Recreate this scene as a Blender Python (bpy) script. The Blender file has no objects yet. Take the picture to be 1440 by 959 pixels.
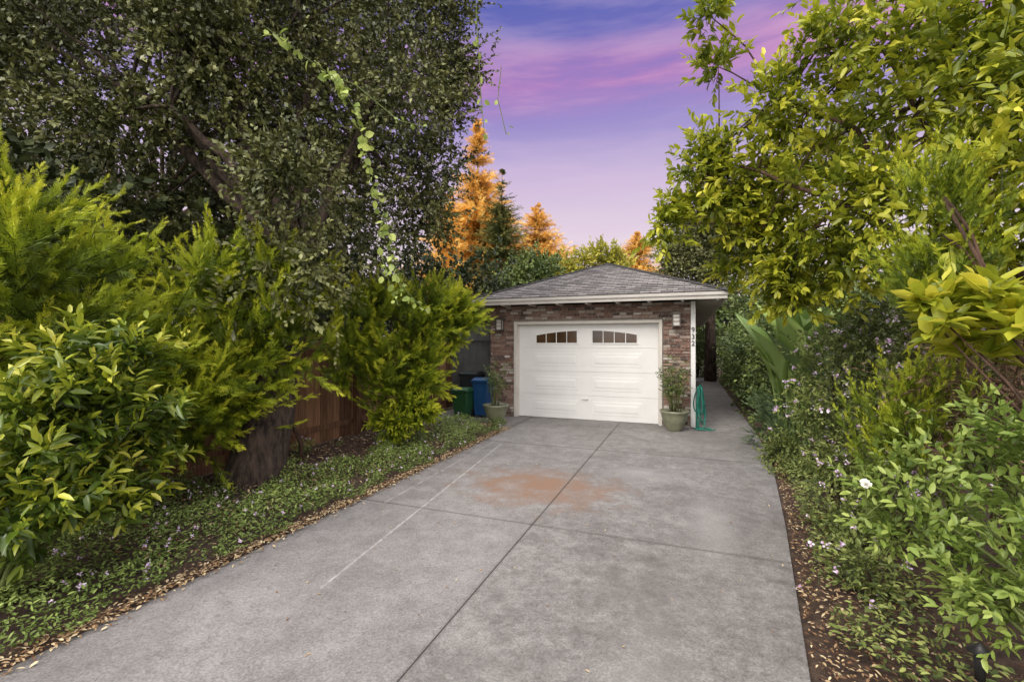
import bpy, math, numpy as np
from mathutils import Vector
R=np.random.default_rng(7)
C=bpy.context.scene.collection
scn=bpy.context.scene
scn.view_settings.view_transform='Standard'; scn.view_settings.look='None'; scn.view_settings.exposure=0; scn.view_settings.gamma=1
H=1.7; TH=math.atan(250/650); ct,st=math.cos(TH),math.sin(TH)
def unproject(u,v,d):  # u and v are image coordinates, d is an assumed depth
    "image pixel coordinates and an assumed depth, inverted through the camera -> world metres"
    t=(u-720)/650
    return np.array([d*(t*ct-st), d*(ct+t*st), H+d*(480-v)/650])
# ------------------------------------------------------------ helpers
def nrm(a): return a/np.maximum(np.linalg.norm(a,axis=-1,keepdims=True),1e-9)
def link(o,parent=None,mat=None,label=None,cat=None,kind=None,group=None):
    C.objects.link(o)
    if parent is not None: o.parent=parent
    if mat is not None and o.type=='MESH' : o.data.materials.append(mat)
    if label: o["label"]=label
    if cat: o["category"]=cat
    if kind: o["kind"]=kind
    if group: o["group"]=group
    return o
def empty(name,loc,label,cat,group=None):
    e=bpy.data.objects.new(name,None); e.empty_display_size=.2
    link(e,None,None,label,cat,None,group); e.location=Vector(loc); bpy.context.view_layer.update(); return e
def par(o,e):
    o.parent=e; o.matrix_parent_inverse=e.matrix_world.inverted()
def trimesh(name,V,F,val=None):
    me=bpy.data.meshes.new(name); V=np.asarray(V,np.float32); F=np.asarray(F,np.int32)
    n,k=F.shape
    me.vertices.add(len(V)); me.vertices.foreach_set('co',V.ravel())
    me.loops.add(n*k); me.loops.foreach_set('vertex_index',F.ravel())
    me.polygons.add(n); me.polygons.foreach_set('loop_start',np.arange(n,dtype=np.int32)*k)
    me.update(calc_edges=True)
    if val is not None:
        a=me.attributes.new('var','FLOAT','POINT'); a.data.foreach_set('value',np.asarray(val,np.float32))
    return bpy.data.objects.new(name,me)
class G:
    def __init__(s): s.V=[];s.F=[];s.A=[];s.cur=.5
    def add(s,v,f):
        n=len(s.V); s.V+= [tuple(map(float,p)) for p in v]; s.F+=[tuple(i+n for i in q) for q in f]; s.A+=[s.cur]*len(v); return s
    def box(s,x0,x1,y0,y1,z0,z1):
        return s.add([(x0,y0,z0),(x1,y0,z0),(x1,y1,z0),(x0,y1,z0),(x0,y0,z1),(x1,y0,z1),(x1,y1,z1),(x0,y1,z1)],
         [(0,3,2,1),(4,5,6,7),(0,1,5,4),(1,2,6,5),(2,3,7,6),(3,0,4,7)])
    def prism(s,poly,z0,z1):
        n=len(poly); return s.add([(x,y,z0) for x,y in poly]+[(x,y,z1) for x,y in poly],
          [tuple(range(n))[::-1],tuple(range(n,2*n))]+[(i,(i+1)%n,n+(i+1)%n,n+i) for i in range(n)])
    def tube(s,pts,rad,n=8,cap=True,jit=0):
        pts=np.array(pts,float); m=len(pts); rad=np.broadcast_to(rad,(m,))
        T=nrm(np.gradient(pts,axis=0)); ref=np.array([0,0,1.]) if abs(T[0][2])<.9 else np.array([1.,0,0])
        vs=[];u=nrm(np.cross(T[0],ref))
        for i in range(m):
            u=nrm(u-T[i]*np.dot(u,T[i])); w=np.cross(T[i],u)
            for k in range(n):
                a=2*math.pi*k/n; r=rad[i]*(1+jit*R.uniform(-1,1)); vs.append(pts[i]+r*(math.cos(a)*u+math.sin(a)*w))
        fs=[(i*n+k,i*n+(k+1)%n,(i+1)*n+(k+1)%n,(i+1)*n+k) for i in range(m-1) for k in range(n)]
        if cap: fs+=[tuple(range(n))[::-1],tuple((m-1)*n+k for k in range(n))]
        return s.add(vs,fs)
    def lathe(s,prof,c,n=28):
        vs=[(c[0]+r*math.cos(2*math.pi*k/n),c[1]+r*math.sin(2*math.pi*k/n),c[2]+z) for r,z in prof for k in range(n)]
        m=len(prof)
        return s.add(vs,[(i*n+k,i*n+(k+1)%n,(i+1)*n+(k+1)%n,(i+1)*n+k) for i in range(m-1) for k in range(n)]+[tuple(range(n))[::-1],tuple((m-1)*n+k for k in range(n))])
    def obj(s,name,mat,parent=None,smooth=False,bevel=0,**k):
        me=bpy.data.meshes.new(name); me.from_pydata(s.V,[],s.F); me.update()
        a=me.attributes.new('var','FLOAT','POINT'); a.data.foreach_set('value',np.array(s.A,np.float32))
        if smooth: me.polygons.foreach_set('use_smooth',[True]*len(me.polygons))
        o=bpy.data.objects.new(name,me); link(o,None,mat,**k)
        if parent is not None: par(o,parent)
        if bevel:
            b=o.modifiers.new('bevel','BEVEL'); b.width=bevel; b.segments=2; b.limit_method='ANGLE'
        return o
# ------------------------------------------------------------ materials
def mat(name):
    m=bpy.data.materials.new(name); m.use_nodes=True; nt=m.node_tree; nt.nodes.clear()
    o=nt.nodes.new('ShaderNodeOutputMaterial'); p=nt.nodes.new('ShaderNodeBsdfPrincipled'); nt.links.new(p.outputs[0],o.inputs[0]); return m,nt,p,o
def N(nt,t,**k):
    n=nt.nodes.new('ShaderNode'+t)
    for a,b in k.items(): setattr(n,a,b)
    return n
def ramp(nt,stops,fac=None):
    r=N(nt,'ValToRGB'); e=r.color_ramp.elements
    while len(e)<len(stops): e.new(.5)
    for i,(p,c) in enumerate(stops): e[i].position=p; e[i].color=(*c,1) if len(c)==3 else c
    if fac is not None: nt.links.new(fac,r.inputs[0])
    return r
def noise(nt,vec,scale,detail=4,rough=.55):
    n=N(nt,'TexNoise'); n.inputs['Scale'].default_value=scale; n.inputs['Detail'].default_value=detail; n.inputs['Roughness'].default_value=rough
    if vec is not None: nt.links.new(vec,n.inputs['Vector'])
    return n.outputs['Fac']
def mathn(nt,op,a,b=None,c=None,clamp=False):
    n=N(nt,'Math',operation=op); n.use_clamp=clamp
    for i,x in enumerate((a,b,c)):
        if x is None: continue
        if isinstance(x,(int,float)): n.inputs[i].default_value=x
        else: nt.links.new(x,n.inputs[i])
    return n.outputs[0]
def mixc(nt,f,a,b,mode='MIX'):
    n=N(nt,'MixRGB',blend_type=mode)
    for i,x in enumerate((f,a,b)):
        if isinstance(x,(int,float)): n.inputs[i].default_value=x
        elif isinstance(x,tuple): n.inputs[i].default_value=(*x,1)
        else: nt.links.new(x,n.inputs[i])
    return n.outputs[0]
def bump(nt,p,h,s=.3,d=.01):
    b=N(nt,'Bump'); b.inputs['Strength'].default_value=s; b.inputs['Distance'].default_value=d
    nt.links.new(h,b.inputs['Height']); nt.links.new(b.outputs[0],p.inputs['Normal'])
def leafmat(name,stops,trans=.3,rough=.45,spec=.4):
    m,nt,p,o=mat(name); a=N(nt,'Attribute',attribute_name='var')
    r=ramp(nt,stops,a.outputs['Fac']); nt.links.new(r.outputs[0],p.inputs['Base Color'])
    p.inputs['Roughness'].default_value=rough; p.inputs['Specular IOR Level'].default_value=spec
    if trans>=.2:
        t=N(nt,'BsdfTranslucent'); mx=N(nt,'MixShader'); mx.inputs[0].default_value=trans
        nt.links.new(r.outputs[0],t.inputs[0]); nt.links.new(p.outputs[0],mx.inputs[1]); nt.links.new(t.outputs[0],mx.inputs[2]); nt.links.new(mx.outputs[0],o.inputs[0])
    return m
def plain(name,col,rough=.5,var=.15,scale=8,bs=.1,spec=.4,metal=0):
    m,nt,p,o=mat(name); tc=N(nt,'TexCoord'); n=noise(nt,tc.outputs['Object'],scale)
    lo=tuple(c*(1-var) for c in col); hi=tuple(min(1,c*(1+var)) for c in col)
    r=ramp(nt,[(.3,lo),(.7,hi)],n); nt.links.new(r.outputs[0],p.inputs['Base Color'])
    p.inputs['Roughness'].default_value=rough; p.inputs['Specular IOR Level'].default_value=spec; p.inputs['Metallic'].default_value=metal
    if bs: bump(nt,p,noise(nt,tc.outputs['Object'],scale*8),bs,.004)
    return m
M={}
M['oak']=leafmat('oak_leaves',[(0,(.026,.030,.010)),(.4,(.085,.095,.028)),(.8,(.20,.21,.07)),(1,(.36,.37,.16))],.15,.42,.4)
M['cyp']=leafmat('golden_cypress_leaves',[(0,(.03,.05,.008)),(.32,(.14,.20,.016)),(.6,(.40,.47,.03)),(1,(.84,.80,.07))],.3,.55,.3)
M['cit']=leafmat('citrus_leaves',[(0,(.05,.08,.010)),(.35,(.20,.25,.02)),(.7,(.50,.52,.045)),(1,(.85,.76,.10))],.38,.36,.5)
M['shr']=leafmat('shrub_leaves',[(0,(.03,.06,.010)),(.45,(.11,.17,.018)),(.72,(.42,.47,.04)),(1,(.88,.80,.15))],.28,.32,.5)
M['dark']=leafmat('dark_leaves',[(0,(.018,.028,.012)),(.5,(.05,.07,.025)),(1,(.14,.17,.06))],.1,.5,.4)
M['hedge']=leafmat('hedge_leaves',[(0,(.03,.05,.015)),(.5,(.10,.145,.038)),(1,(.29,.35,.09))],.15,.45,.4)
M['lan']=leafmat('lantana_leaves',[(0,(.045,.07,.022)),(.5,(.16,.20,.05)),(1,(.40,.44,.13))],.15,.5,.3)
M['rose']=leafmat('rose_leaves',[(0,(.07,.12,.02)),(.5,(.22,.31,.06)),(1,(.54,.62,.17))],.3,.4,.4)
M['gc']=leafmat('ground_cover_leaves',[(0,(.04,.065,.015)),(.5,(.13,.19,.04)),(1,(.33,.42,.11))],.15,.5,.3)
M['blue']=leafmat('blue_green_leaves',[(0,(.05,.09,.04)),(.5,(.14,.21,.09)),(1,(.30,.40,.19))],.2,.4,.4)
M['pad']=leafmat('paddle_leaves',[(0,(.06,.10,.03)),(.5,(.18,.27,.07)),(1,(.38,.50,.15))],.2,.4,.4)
M['orange']=leafmat('sunset_painted_redwood_leaves',[(0,(.22,.12,.035)),(.35,(.62,.36,.09)),(.7,(.96,.62,.16)),(1,(1.0,.80,.30))],.25,.6,.2)  # low-sun glow on the redwoods is painted into the leaf colour
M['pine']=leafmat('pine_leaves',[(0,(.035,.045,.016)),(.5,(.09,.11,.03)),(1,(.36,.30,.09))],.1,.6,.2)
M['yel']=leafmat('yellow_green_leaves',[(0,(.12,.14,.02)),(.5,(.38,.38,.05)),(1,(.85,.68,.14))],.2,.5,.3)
M['litter']=leafmat('dry_leaves',[(0,(.10,.05,.025)),(.35,(.25,.14,.07)),(.7,(.50,.36,.20)),(1,(.70,.58,.36))],.1,.7,.2)
M['mulch']=leafmat('mulch_chips',[(0,(.03,.014,.010)),(.6,(.13,.055,.035)),(1,(.27,.16,.10))],.0,.8,.2)
M['lilac']=leafmat('lilac_petals',[(0,(.55,.33,.60)),(.5,(.78,.60,.80)),(1,(.88,.83,.88))],.0,.6,.2)
M['white']=leafmat('white_petals',[(0,(.78,.75,.66)),(1,(.9,.9,.87))],.3,.6,.2)
M['twigdry']=leafmat('dry_stems',[(0,(.08,.045,.03)),(.6,(.22,.14,.09)),(1,(.4,.28,.18))],.0,.7,.2)
def bark(name,a,b):
    m,nt,p,o=mat(name); tc=N(nt,'TexCoord'); mp=N(nt,'Mapping'); mp.inputs['Scale'].default_value=(1,1,.25)
    nt.links.new(tc.outputs['Object'],mp.inputs[0]); n=noise(nt,mp.outputs[0],18,8,.7)
    nt.links.new(ramp(nt,[(.38,a),(.62,b)],n).outputs[0],p.inputs['Base Color']); p.inputs['Roughness'].default_value=.9; bump(nt,p,n,1,.06); return m
M['bark']=bark('oak_bark',(.020,.014,.011),(.14,.095,.07))
M['rbark']=bark('red_bark',(.05,.028,.018),(.16,.09,.06))
def wood(name,a,b,vw=.5):
    m,nt,p,o=mat(name); tc=N(nt,'TexCoord'); mp=N(nt,'Mapping'); mp.inputs['Scale'].default_value=(12,12,.8)
    nt.links.new(tc.outputs['Object'],mp.inputs[0]); n=noise(nt,mp.outputs[0],3,6,.6)
    at=N(nt,'Attribute',attribute_name='var'); f=mathn(nt,'ADD',mathn(nt,'MULTIPLY',n,1-vw*.5),mathn(nt,'MULTIPLY',mathn(nt,'SUBTRACT',at.outputs['Fac'],.4),vw))
    nt.links.new(ramp(nt,[(.25,a),(.75,b)],f).outputs[0],p.inputs['Base Color']); p.inputs['Roughness'].default_value=.85; bump(nt,p,n,.5,.01); return m
M['fence']=wood('redwood_fence_boards',(.11,.048,.026),(.50,.27,.15))
M['gfence']=wood('weathered_fence_boards',(.09,.07,.06),(.34,.28,.24))
M['paint']=plain('white_paint',(.84,.835,.83),.45,.03,3,.05)
M['trim']=plain('cream_trim_paint',(.66,.62,.57),.5,.06,4,.08)
M['fascia']=plain('grey_beige_fascia_paint',(.52,.49,.46),.55,.08,4,.08)
M['soffit']=plain('soffit_paint',(.46,.42,.38),.6,.1,4,.08)
M['siding']=plain('beige_siding',(.55,.50,.43),.6,.07,3,.1)
M['grey']=plain('grey_paint',(.13,.135,.14),.6,.15,4,.1)
M['black']=plain('black_metal',(.018,.018,.018),.45,.2,10,.05)
M['metal']=plain('bronze_metal',(.12,.10,.09),.4,.15,10,.05,.5,.3)
M['frost']=plain('frosted_glass',(.60,.57,.53),.35,.08,5,0)
M['glass']=plain('dark_window_glass',(.075,.04,.022),.12,.6,2.2,0,.6)
M['bluebin']=plain('blue_plastic',(.012,.07,.20),.45,.15,6,.05)
M['greenbin']=plain('green_plastic',(.02,.08,.03),.45,.1,6,.05)
M['darkbin']=plain('dark_plastic',(.02,.025,.028),.45,.1,6,.05)
M['pot']=plain('glazed_pot',(.22,.225,.15),.3,.25,7,.1,.5)
M['hose']=plain('teal_hose',(.02,.19,.14),.45,.2,10,0)
M['soil']=plain('potting_soil',(.04,.025,.018),.95,.4,30,.5)
M['stem']=plain('green_stems',(.12,.15,.04),.6,.3,20,.1)
M['mortar']=plain('mortar',(.27,.235,.205),.9,.25,25,.4)
# brick (per brick value)
m,nt,p,o=mat('used_brick'); at=N(nt,'Attribute',attribute_name='var'); tc=N(nt,'TexCoord')
r=ramp(nt,[(0,(.07,.045,.038)),(.18,(.15,.08,.06)),(.40,(.25,.125,.09)),(.58,(.32,.18,.135)),(.72,(.40,.29,.24)),(.86,(.52,.45,.40)),(1,(.64,.60,.55))],at.outputs['Fac'])
n=noise(nt,tc.outputs['Object'],24,6,.75); c=mixc(nt,mathn(nt,'MULTIPLY',ramp(nt,[(.48,(0,0,0)),(.62,(1,1,1))],n).outputs[0],.55),r.outputs[0],(.46,.40,.36))
nt.links.new(c,p.inputs['Base Color']); p.inputs['Roughness'].default_value=.9; bump(nt,p,noise(nt,tc.outputs['Object'],50,6,.7),1,.02); M['brick']=m
# concrete
m,nt,p,o=mat('weathered_concrete'); tc=N(nt,'TexCoord'); P=tc.outputs['Object']; at=N(nt,'Attribute',attribute_name='var')
big=noise(nt,P,.8,3,.6); mid=noise(nt,P,3.5,6,.7); fine=noise(nt,P,75,2,.7); spk=noise(nt,P,22,3,.6); med=noise(nt,P,12,6,.75)
c=ramp(nt,[(.33,(.178,.165,.16)),(.5,(.248,.232,.226)),(.67,(.325,.306,.298))],mathn(nt,'ADD',mathn(nt,'MULTIPLY',big,.4),mathn(nt,'MULTIPLY',mid,.6))).outputs[0]
c=mixc(nt,.65,c,ramp(nt,[(.3,(.52,.52,.52)),(.7,(1.38,1.38,1.38))],fine).outputs[0],'MULTIPLY')
c=mixc(nt,mathn(nt,'ADD',mathn(nt,'MULTIPLY',at.outputs['Fac'],.75),.15),c,mixc(nt,1.0,c,ramp(nt,[(.36,(.60,.595,.57)),(.52,(.92,.92,.90)),(.64,(1.13,1.13,1.11))],med).outputs[0],'MULTIPLY'))
c=mixc(nt,ramp(nt,[(.59,(0,0,0)),(.71,(.6,.6,.6))],spk).outputs[0],c,(.13,.12,.115))
sx=N(nt,'SeparateXYZ'); nt.links.new(P,sx.inputs[0]); X,Y=sx.outputs[0],sx.outputs[1]
def sq(a): return mathn(nt,'MULTIPLY',a,a)
def blot(cx,cy,rx,ry,nz=None):
    d=mathn(nt,'SQRT',mathn(nt,'ADD',sq(mathn(nt,'DIVIDE',mathn(nt,'SUBTRACT',X,cx),rx)),sq(mathn(nt,'DIVIDE',mathn(nt,'SUBTRACT',Y,cy),ry))))
    d=mathn(nt,'ADD',d,mathn(nt,'MULTIPLY',mathn(nt,'SUBTRACT',nz,.5),2.4))
    return mathn(nt,'SUBTRACT',1,d,None,True)
c=mixc(nt,mathn(nt,'MULTIPLY',mathn(nt,'MULTIPLY',blot(-1.6,5.1,1.1,.85,mid),mathn(nt,'ADD',med,.4)),1.2,None,True),c,(.25,.155,.105))
c=mixc(nt,mathn(nt,'MULTIPLY',blot(-1.2,6.6,.9,.6,mid),.45,None,True),c,(.16,.145,.14))
c=mixc(nt,mathn(nt,'MULTIPLY',blot(-.3,3.2,.5,.9,mid),.45,None,True),c,(.14,.13,.12))
c=mixc(nt,mathn(nt,'MULTIPLY',blot(-.9,1.8,.5,.7,mid),.4,None,True),c,(.15,.14,.13))
c=mixc(nt,mathn(nt,'MULTIPLY',blot(.35,8.4,1.2,1.4,big),.45,None,True),c,(.155,.14,.135))
c=mixc(nt,mathn(nt,'MULTIPLY',blot(-.2,1.9,.3,.9,med),.4,None,True),c,(.38,.36,.35))
c=mixc(nt,mathn(nt,'MULTIPLY',blot(.2,4.6,.25,.9,med),.4,None,True),c,(.40,.38,.37))
c=mixc(nt,mathn(nt,'MULTIPLY',blot(-.6,6.0,.5,.4,med),.35,None,True),c,(.40,.38,.37))
def near(v,x0,w): return mathn(nt,'SUBTRACT',1,mathn(nt,'DIVIDE',mathn(nt,'ABSOLUTE',mathn(nt,'SUBTRACT',v,x0)),w),None,True)
for v,x0,w_,k_ in ((X,-1.34,.025,.9),(Y,4.0,.03,1.1),(Y,7.1,.05,1.0),(X,-3.25,.08,1.2)):
    c=mixc(nt,mathn(nt,'MULTIPLY',mathn(nt,'MULTIPLY',near(v,x0,w_),med),k_,None,True),c,(.09,.082,.075))
def scrape(x0,y0,x1,y1,w,s):
    k=(x1-x0)/(y1-y0); d=mathn(nt,'ABSOLUTE',mathn(nt,'SUBTRACT',X,mathn(nt,'ADD',mathn(nt,'MULTIPLY',Y,k),x0-k*y0)))
    f=mathn(nt,'SUBTRACT',1,mathn(nt,'DIVIDE',d,w),None,True)
    f=mathn(nt,'MULTIPLY',f,mathn(nt,'MULTIPLY',mathn(nt,'GREATER_THAN',Y,y0),mathn(nt,'LESS_THAN',Y,y1)))
    return mathn(nt,'MULTIPLY',mathn(nt,'MULTIPLY',f,ramp(nt,[(.38,(.15,.15,.15)),(.58,(1,1,1))],med).outputs[0]),s,None,True)
c=mixc(nt,scrape(-2.33,2.45,-2.86,6.95,.018,.75),c,(.52,.50,.49))
c=mixc(nt,scrape(-2.95,4.0,-3.05,7.2,.016,.6),c,(.5,.48,.47))
nt.links.new(c,p.inputs['Base Color']); p.inputs['Roughness'].default_value=.85; p.inputs['Specular IOR Level'].default_value=.3
bump(nt,p,mathn(nt,'ADD',fine,mathn(nt,'MULTIPLY',med,.6)),.4,.006); M['conc']=m
def soilmat(name,a,b,c3):
    m,nt,p,o=mat(name); tc=N(nt,'TexCoord'); n=noise(nt,tc.outputs['Object'],14,8,.7)
    nt.links.new(ramp(nt,[(.3,a),(.5,b),(.72,c3)],n).outputs[0],p.inputs['Base Color']); p.inputs['Roughness'].default_value=.95; bump(nt,p,noise(nt,tc.outputs['Object'],40,6,.7),1,.03); return m
M['bed']=soilmat('bed_soil',(.035,.022,.016),(.09,.055,.038),(.17,.115,.075))
M['ground']=soilmat('ground_soil',(.03,.03,.012),(.06,.06,.025),(.10,.09,.04))
# shingles
m,nt,p,o=mat('asphalt_shingles'); uv=N(nt,'UVMap'); br=N(nt,'TexBrick'); nt.links.new(uv.outputs[0],br.inputs['Vector'])
br.inputs['Scale'].default_value=1; br.inputs['Brick Width'].default_value=.2; br.inputs['Row Height'].default_value=.13; br.inputs['Mortar Size'].default_value=.006
br.inputs['Color1'].default_value=(.12,.11,.107,1); br.inputs['Color2'].default_value=(.30,.275,.262,1); br.inputs['Mortar'].default_value=(.04,.037,.035,1)
tc=N(nt,'TexCoord'); c=mixc(nt,.5,br.outputs[0],ramp(nt,[(.35,(.7,.7,.7)),(.65,(1.25,1.24,1.22))],noise(nt,tc.outputs['Object'],5,5,.7)).outputs[0],'MULTIPLY')
nt.links.new(c,p.inputs['Base Color']); p.inputs['Roughness'].default_value=.95; bump(nt,p,noise(nt,tc.outputs['Object'],80,4,.7),.5,.006); M['roof']=m
# ------------------------------------------------------------ leaf templates (tris)
def T(v,f): return (np.array(v,float),np.array(f,int))
LEAF=T([(0,0,0),(.28,.19,.05),(.28,0,-.02),(.28,-.19,.05),(.68,.17,.03),(.68,0,-.05),(.68,-.17,.03),(1,0,-.12)],
 [(0,2,1),(0,3,2),(1,2,5),(1,5,4),(2,3,6),(2,6,5),(4,5,7),(5,6,7)])
NARROW=T([(0,0,0),(.4,.11,.03),(.4,-.11,.03),(1,0,-.1),(.4,0,-.01)],[(0,4,1),(0,2,4),(1,4,3),(4,2,3)])
SMALL=T([(0,0,0),(.45,.3,.07),(.45,-.3,.07),(1,0,-.02)],[(0,3,1),(0,2,3)])
STICK=T([(0,.012,0),(0,-.012,0),(1,0,0),(0,0,.012),(0,0,-.012)],[(0,1,2),(3,4,2)])
SWORD=T([(0,.03,0),(0,-.03,0),(.5,.045,.03),(.5,-.045,.03),(1,0,-.12)],[(0,1,3),(0,3,2),(2,3,4)])
PAD=T([(0,.006,0),(0,-.006,0),(.5,.007,.02),(.5,-.007,.02),(.60,.055,.05),(.60,-.055,.05),(.60,0,.02),(.78,.08,.02),(.78,-.08,.02),(.78,0,-.03),(1,0,-.16)],
 [(0,1,3),(0,3,2),(2,3,6),(2,6,4),(3,5,6),(4,6,9),(4,9,7),(6,5,8),(6,8,9),(7,9,10),(9,8,10)])
PETAL=T([(0,0,0),(.5,.42,.12),(.5,-.42,.12),(.95,.3,.0),(.95,-.3,.0),(.5,0,.02)],[(0,5,1),(0,2,5),(1,5,3),(5,2,4),(5,4,3)])
HEX=T([(0,0,0)]+[(math.cos(a*math.pi/3),math.sin(a*math.pi/3),.15) for a in range(6)],[(0,i+1,(i+1)%6+1) for i in range(6)])
def spray(m=5,wd=.038):
    v=[];f=[]
    def sl(x0,y0,x1,y1,w,z):
        d=np.array([x1-x0,y1-y0]);L=np.linalg.norm(d);q=np.array([-d[1],d[0]])/L*w
        n=len(v); v.extend([(x0+q[0],y0+q[1],z),(x0-q[0],y0-q[1],z),(x1,y1,z*1.5-.03)]); f.append((n,n+1,n+2))
    sl(0,0,1,0,wd,0)
    for i in range(m):
        x=.08+i*.84/m; L=.46*(1-i*.6/m)
        for sgn in (1,-1): sl(x,0,x+L*.8,sgn*L*.62,wd,.03*((i%3)-1))
    return T(v,f)
SPRAY=spray()
def stamp(P,D,Nh,S,tm,val):
    tv,tf=tm; D=nrm(D); Y=nrm(np.cross(Nh,D)); Z=np.cross(D,Y); S=np.asarray(S)[:,None,None]
    V=P[:,None]+S*(tv[None,:,0:1]*D[:,None]+tv[None,:,1:2]*Y[:,None]+tv[None,:,2:3]*Z[:,None])
    k=len(tv); F=tf[None]+k*np.arange(len(P))[:,None,None]
    return V.reshape(-1,3),F.reshape(-1,3),np.repeat(np.clip(val,0,1),k)
def merge(parts):
    V=[];F=[];A=[];n=0
    for v,f,a in parts: V.append(v);F.append(f+n);A.append(a);n+=len(v)
    return np.concatenate(V),np.concatenate(F),np.concatenate(A)
def runit(n): return nrm(R.normal(size=(n,3)))
def twigs(blobs,cl=14,tw=12,cr=.35,L=(.2,.4),up=.4,out=.8,rnd=.6,sq=1.0,bias=(0,0,0)):
    p=[];d=[];v=[]
    for b in blobs:
        c=np.array(b[0]);r=b[1]; n=max(2,int(cl*(b[2] if len(b)>2 else 1)))
        o=runit(n)*(R.random((n,1))**.45)*r; o[:,2]*=sq
        cc=c+o; cv=R.random(n)
        k=np.repeat(np.arange(n),tw)
        p.append(cc[k]+R.normal(size=(n*tw,3))*cr*r*.5); dd=nrm(o)[k]*out+np.array([0,0,up])+np.array(bias)+runit(n*tw)*rnd; d.append(nrm(dd)); v.append(cv[k])
    p=np.concatenate(p);return p,np.concatenate(d),R.uniform(L[0],L[1],len(p)),np.concatenate(v)
def onto(tw,n,size,tm,ang=55,taper=0.,tipw=.35,cw=.35,flat=.6,droop=.0,stick=True,curve=0.,base=0.,lsc=0):
    p,d,L,cv=tw; T_=len(p); k=np.repeat(np.arange(T_),n); s=np.tile((np.arange(n)+.5)/n,T_)+R.uniform(-.4,.4,T_*n)/n; s=np.clip(s,.02,1)
    d2=d[k]; bend=np.array([0,0,curve])*(s**2)[:,None]*L[k][:,None]
    P=p[k]+d2*(L[k]*s)[:,None]+bend
    q=runit(T_*n); q=nrm(q-d2*np.sum(q*d2,1,keepdims=True)); a=np.radians(ang)*R.uniform(.6,1.3,T_*n)*(1.05-.5*s)
    D=d2*np.cos(a)[:,None]+q*np.sin(a)[:,None]; D[:,2]-=droop; D[:,2]+=curve*s
    Nh=np.array([0,0,1.])*flat+runit(T_*n)*(1.05-flat)
    S=size*R.uniform(.65,1.2,T_*n)*(1-taper*s)
    if lsc: S=S*np.clip(L[k]/np.percentile(L,80),.25,1.2)**lsc
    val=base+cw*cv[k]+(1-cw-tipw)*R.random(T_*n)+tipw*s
    parts=[stamp(P,D,Nh,S,tm,val)]
    if stick: parts.append(stamp(p,d,runit(T_),L,STICK,cv*.2))
    return merge(parts)
def limb(g,a,b,r0,r1,sag=.1,n=7,w=.06,sides=8):
    a=np.array(a,float);b=np.array(b,float);t=np.linspace(0,1,n)[:,None]; L=np.linalg.norm(b-a)
    pts=a+(b-a)*t+np.array([0,0,1.])*sag*L*np.sin(math.pi*t)+R.normal(size=(n,3))*w*L*.3*np.sin(math.pi*t)
    g.tube(pts,np.linspace(r0,r1,n),sides,True,.08); return pts
def plant(name,base,label,cat,leaf,mt,trunkgeo=None,tm=None,group=None,leafname='crown',trunkname='trunk'):
    e=empty(name,base,label,cat,group)
    if trunkgeo is not None:
        for tg in (trunkgeo if isinstance(trunkgeo,list) else [trunkgeo]): tg.obj(trunkname,tm or M['bark'],e,True)
    o=trimesh(leafname,*leaf); link(o,None,mt); par(o,e); return e
def blobs_uv(l): return [(unproject(*x[:3]),x[3])+tuple(x[4:]) for x in l]
# ------------------------------------------------------------ ground & paving
g=G(); g.box(-300,300,-300,300,-.3,-.02); g.obj('ground',M['ground'],kind='structure')
def xr(y): return float(np.interp(y,[-3,0,2.69,4.87,7.38,9],[.0,.25,.56,.82,1.07,1.12]))
gap=.003; gy=.006; g=G(); z0,z1=-.1,.03
for (ya,yb,vl,vr) in ((-3,.9,.3,.6),(.9,4.0,.15,.9),(4.0,7.1,.35,.7),(7.1,9.52,.4,.6)):
    g.cur=vl; g.prism([(-3.25,ya+gy),(-1.34-gap,ya+gy),(-1.34-gap,yb-gy),(-3.25,yb-gy)],z0,z1)
    g.cur=vr; ys=np.linspace(ya+gy,yb-gy,5); g.prism([(-1.34+gap,ya+gy)]+[(xr(y),y) for y in ys]+[(-1.34+gap,yb-gy)],z0,z1)
g.cur=.5; g.prism([(-5.45,8.5),(-3.262,8.1),(-3.262,10.3),(-5.45,10.3)],z0,z1-.004)
g.cur=.2; g.prism([(-3.25,9.53),(-.5,9.53),(-.5,9.8),(-3.25,9.8)],z0,z1-.002)
g.obj('driveway',M['conc'],kind='structure',bevel=.004)
g=G()
for i in range(11):
    g.cur=R.uniform(.4,.9); g.box(.13,1.12,9.532+i*1.22,9.532+(i+1)*1.22-.01,-.1,.028)
g.obj('walkway',M['conc'],kind='structure',bevel=.006)
def bed(name,x0,x1,y0,y1,fx=None,amp=.05,nx=40,ny=140):
    V=[];F=[]
    ph=R.uniform(0,6,6)
    for j in range(ny+1):
        y=y0+(y1-y0)*j/ny; a,b=(fx(y) if fx else (x0,x1))
        for i in range(nx+1):
            s=i/nx; x=a+(b-a)*s; edge=min(1,s*6,(1-s)*6)
            V.append((x,y,.004+edge*(.03+amp*(math.sin(x*3.1+ph[0])*math.sin(y*2.3+ph[1])*.5+.5)+.015*math.sin(x*11+ph[2])*math.sin(y*13+ph[3]))))
    for j in range(ny):
        for i in range(nx): q=j*(nx+1)+i; F.append((q,q+1,q+nx+2,q+nx+1))
    o=trimesh(name,V,F); link(o,None,M['bed'],kind='structure'); o.data.polygons.foreach_set('use_smooth',[True]*len(F)); return o
bed('planting_bed_soil',-5.8,-3.24,-3,8.4)
bed('planting_bed_soil',0,0,-3,28,fx=lambda y:(xr(y)-.01,3.6))
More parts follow.
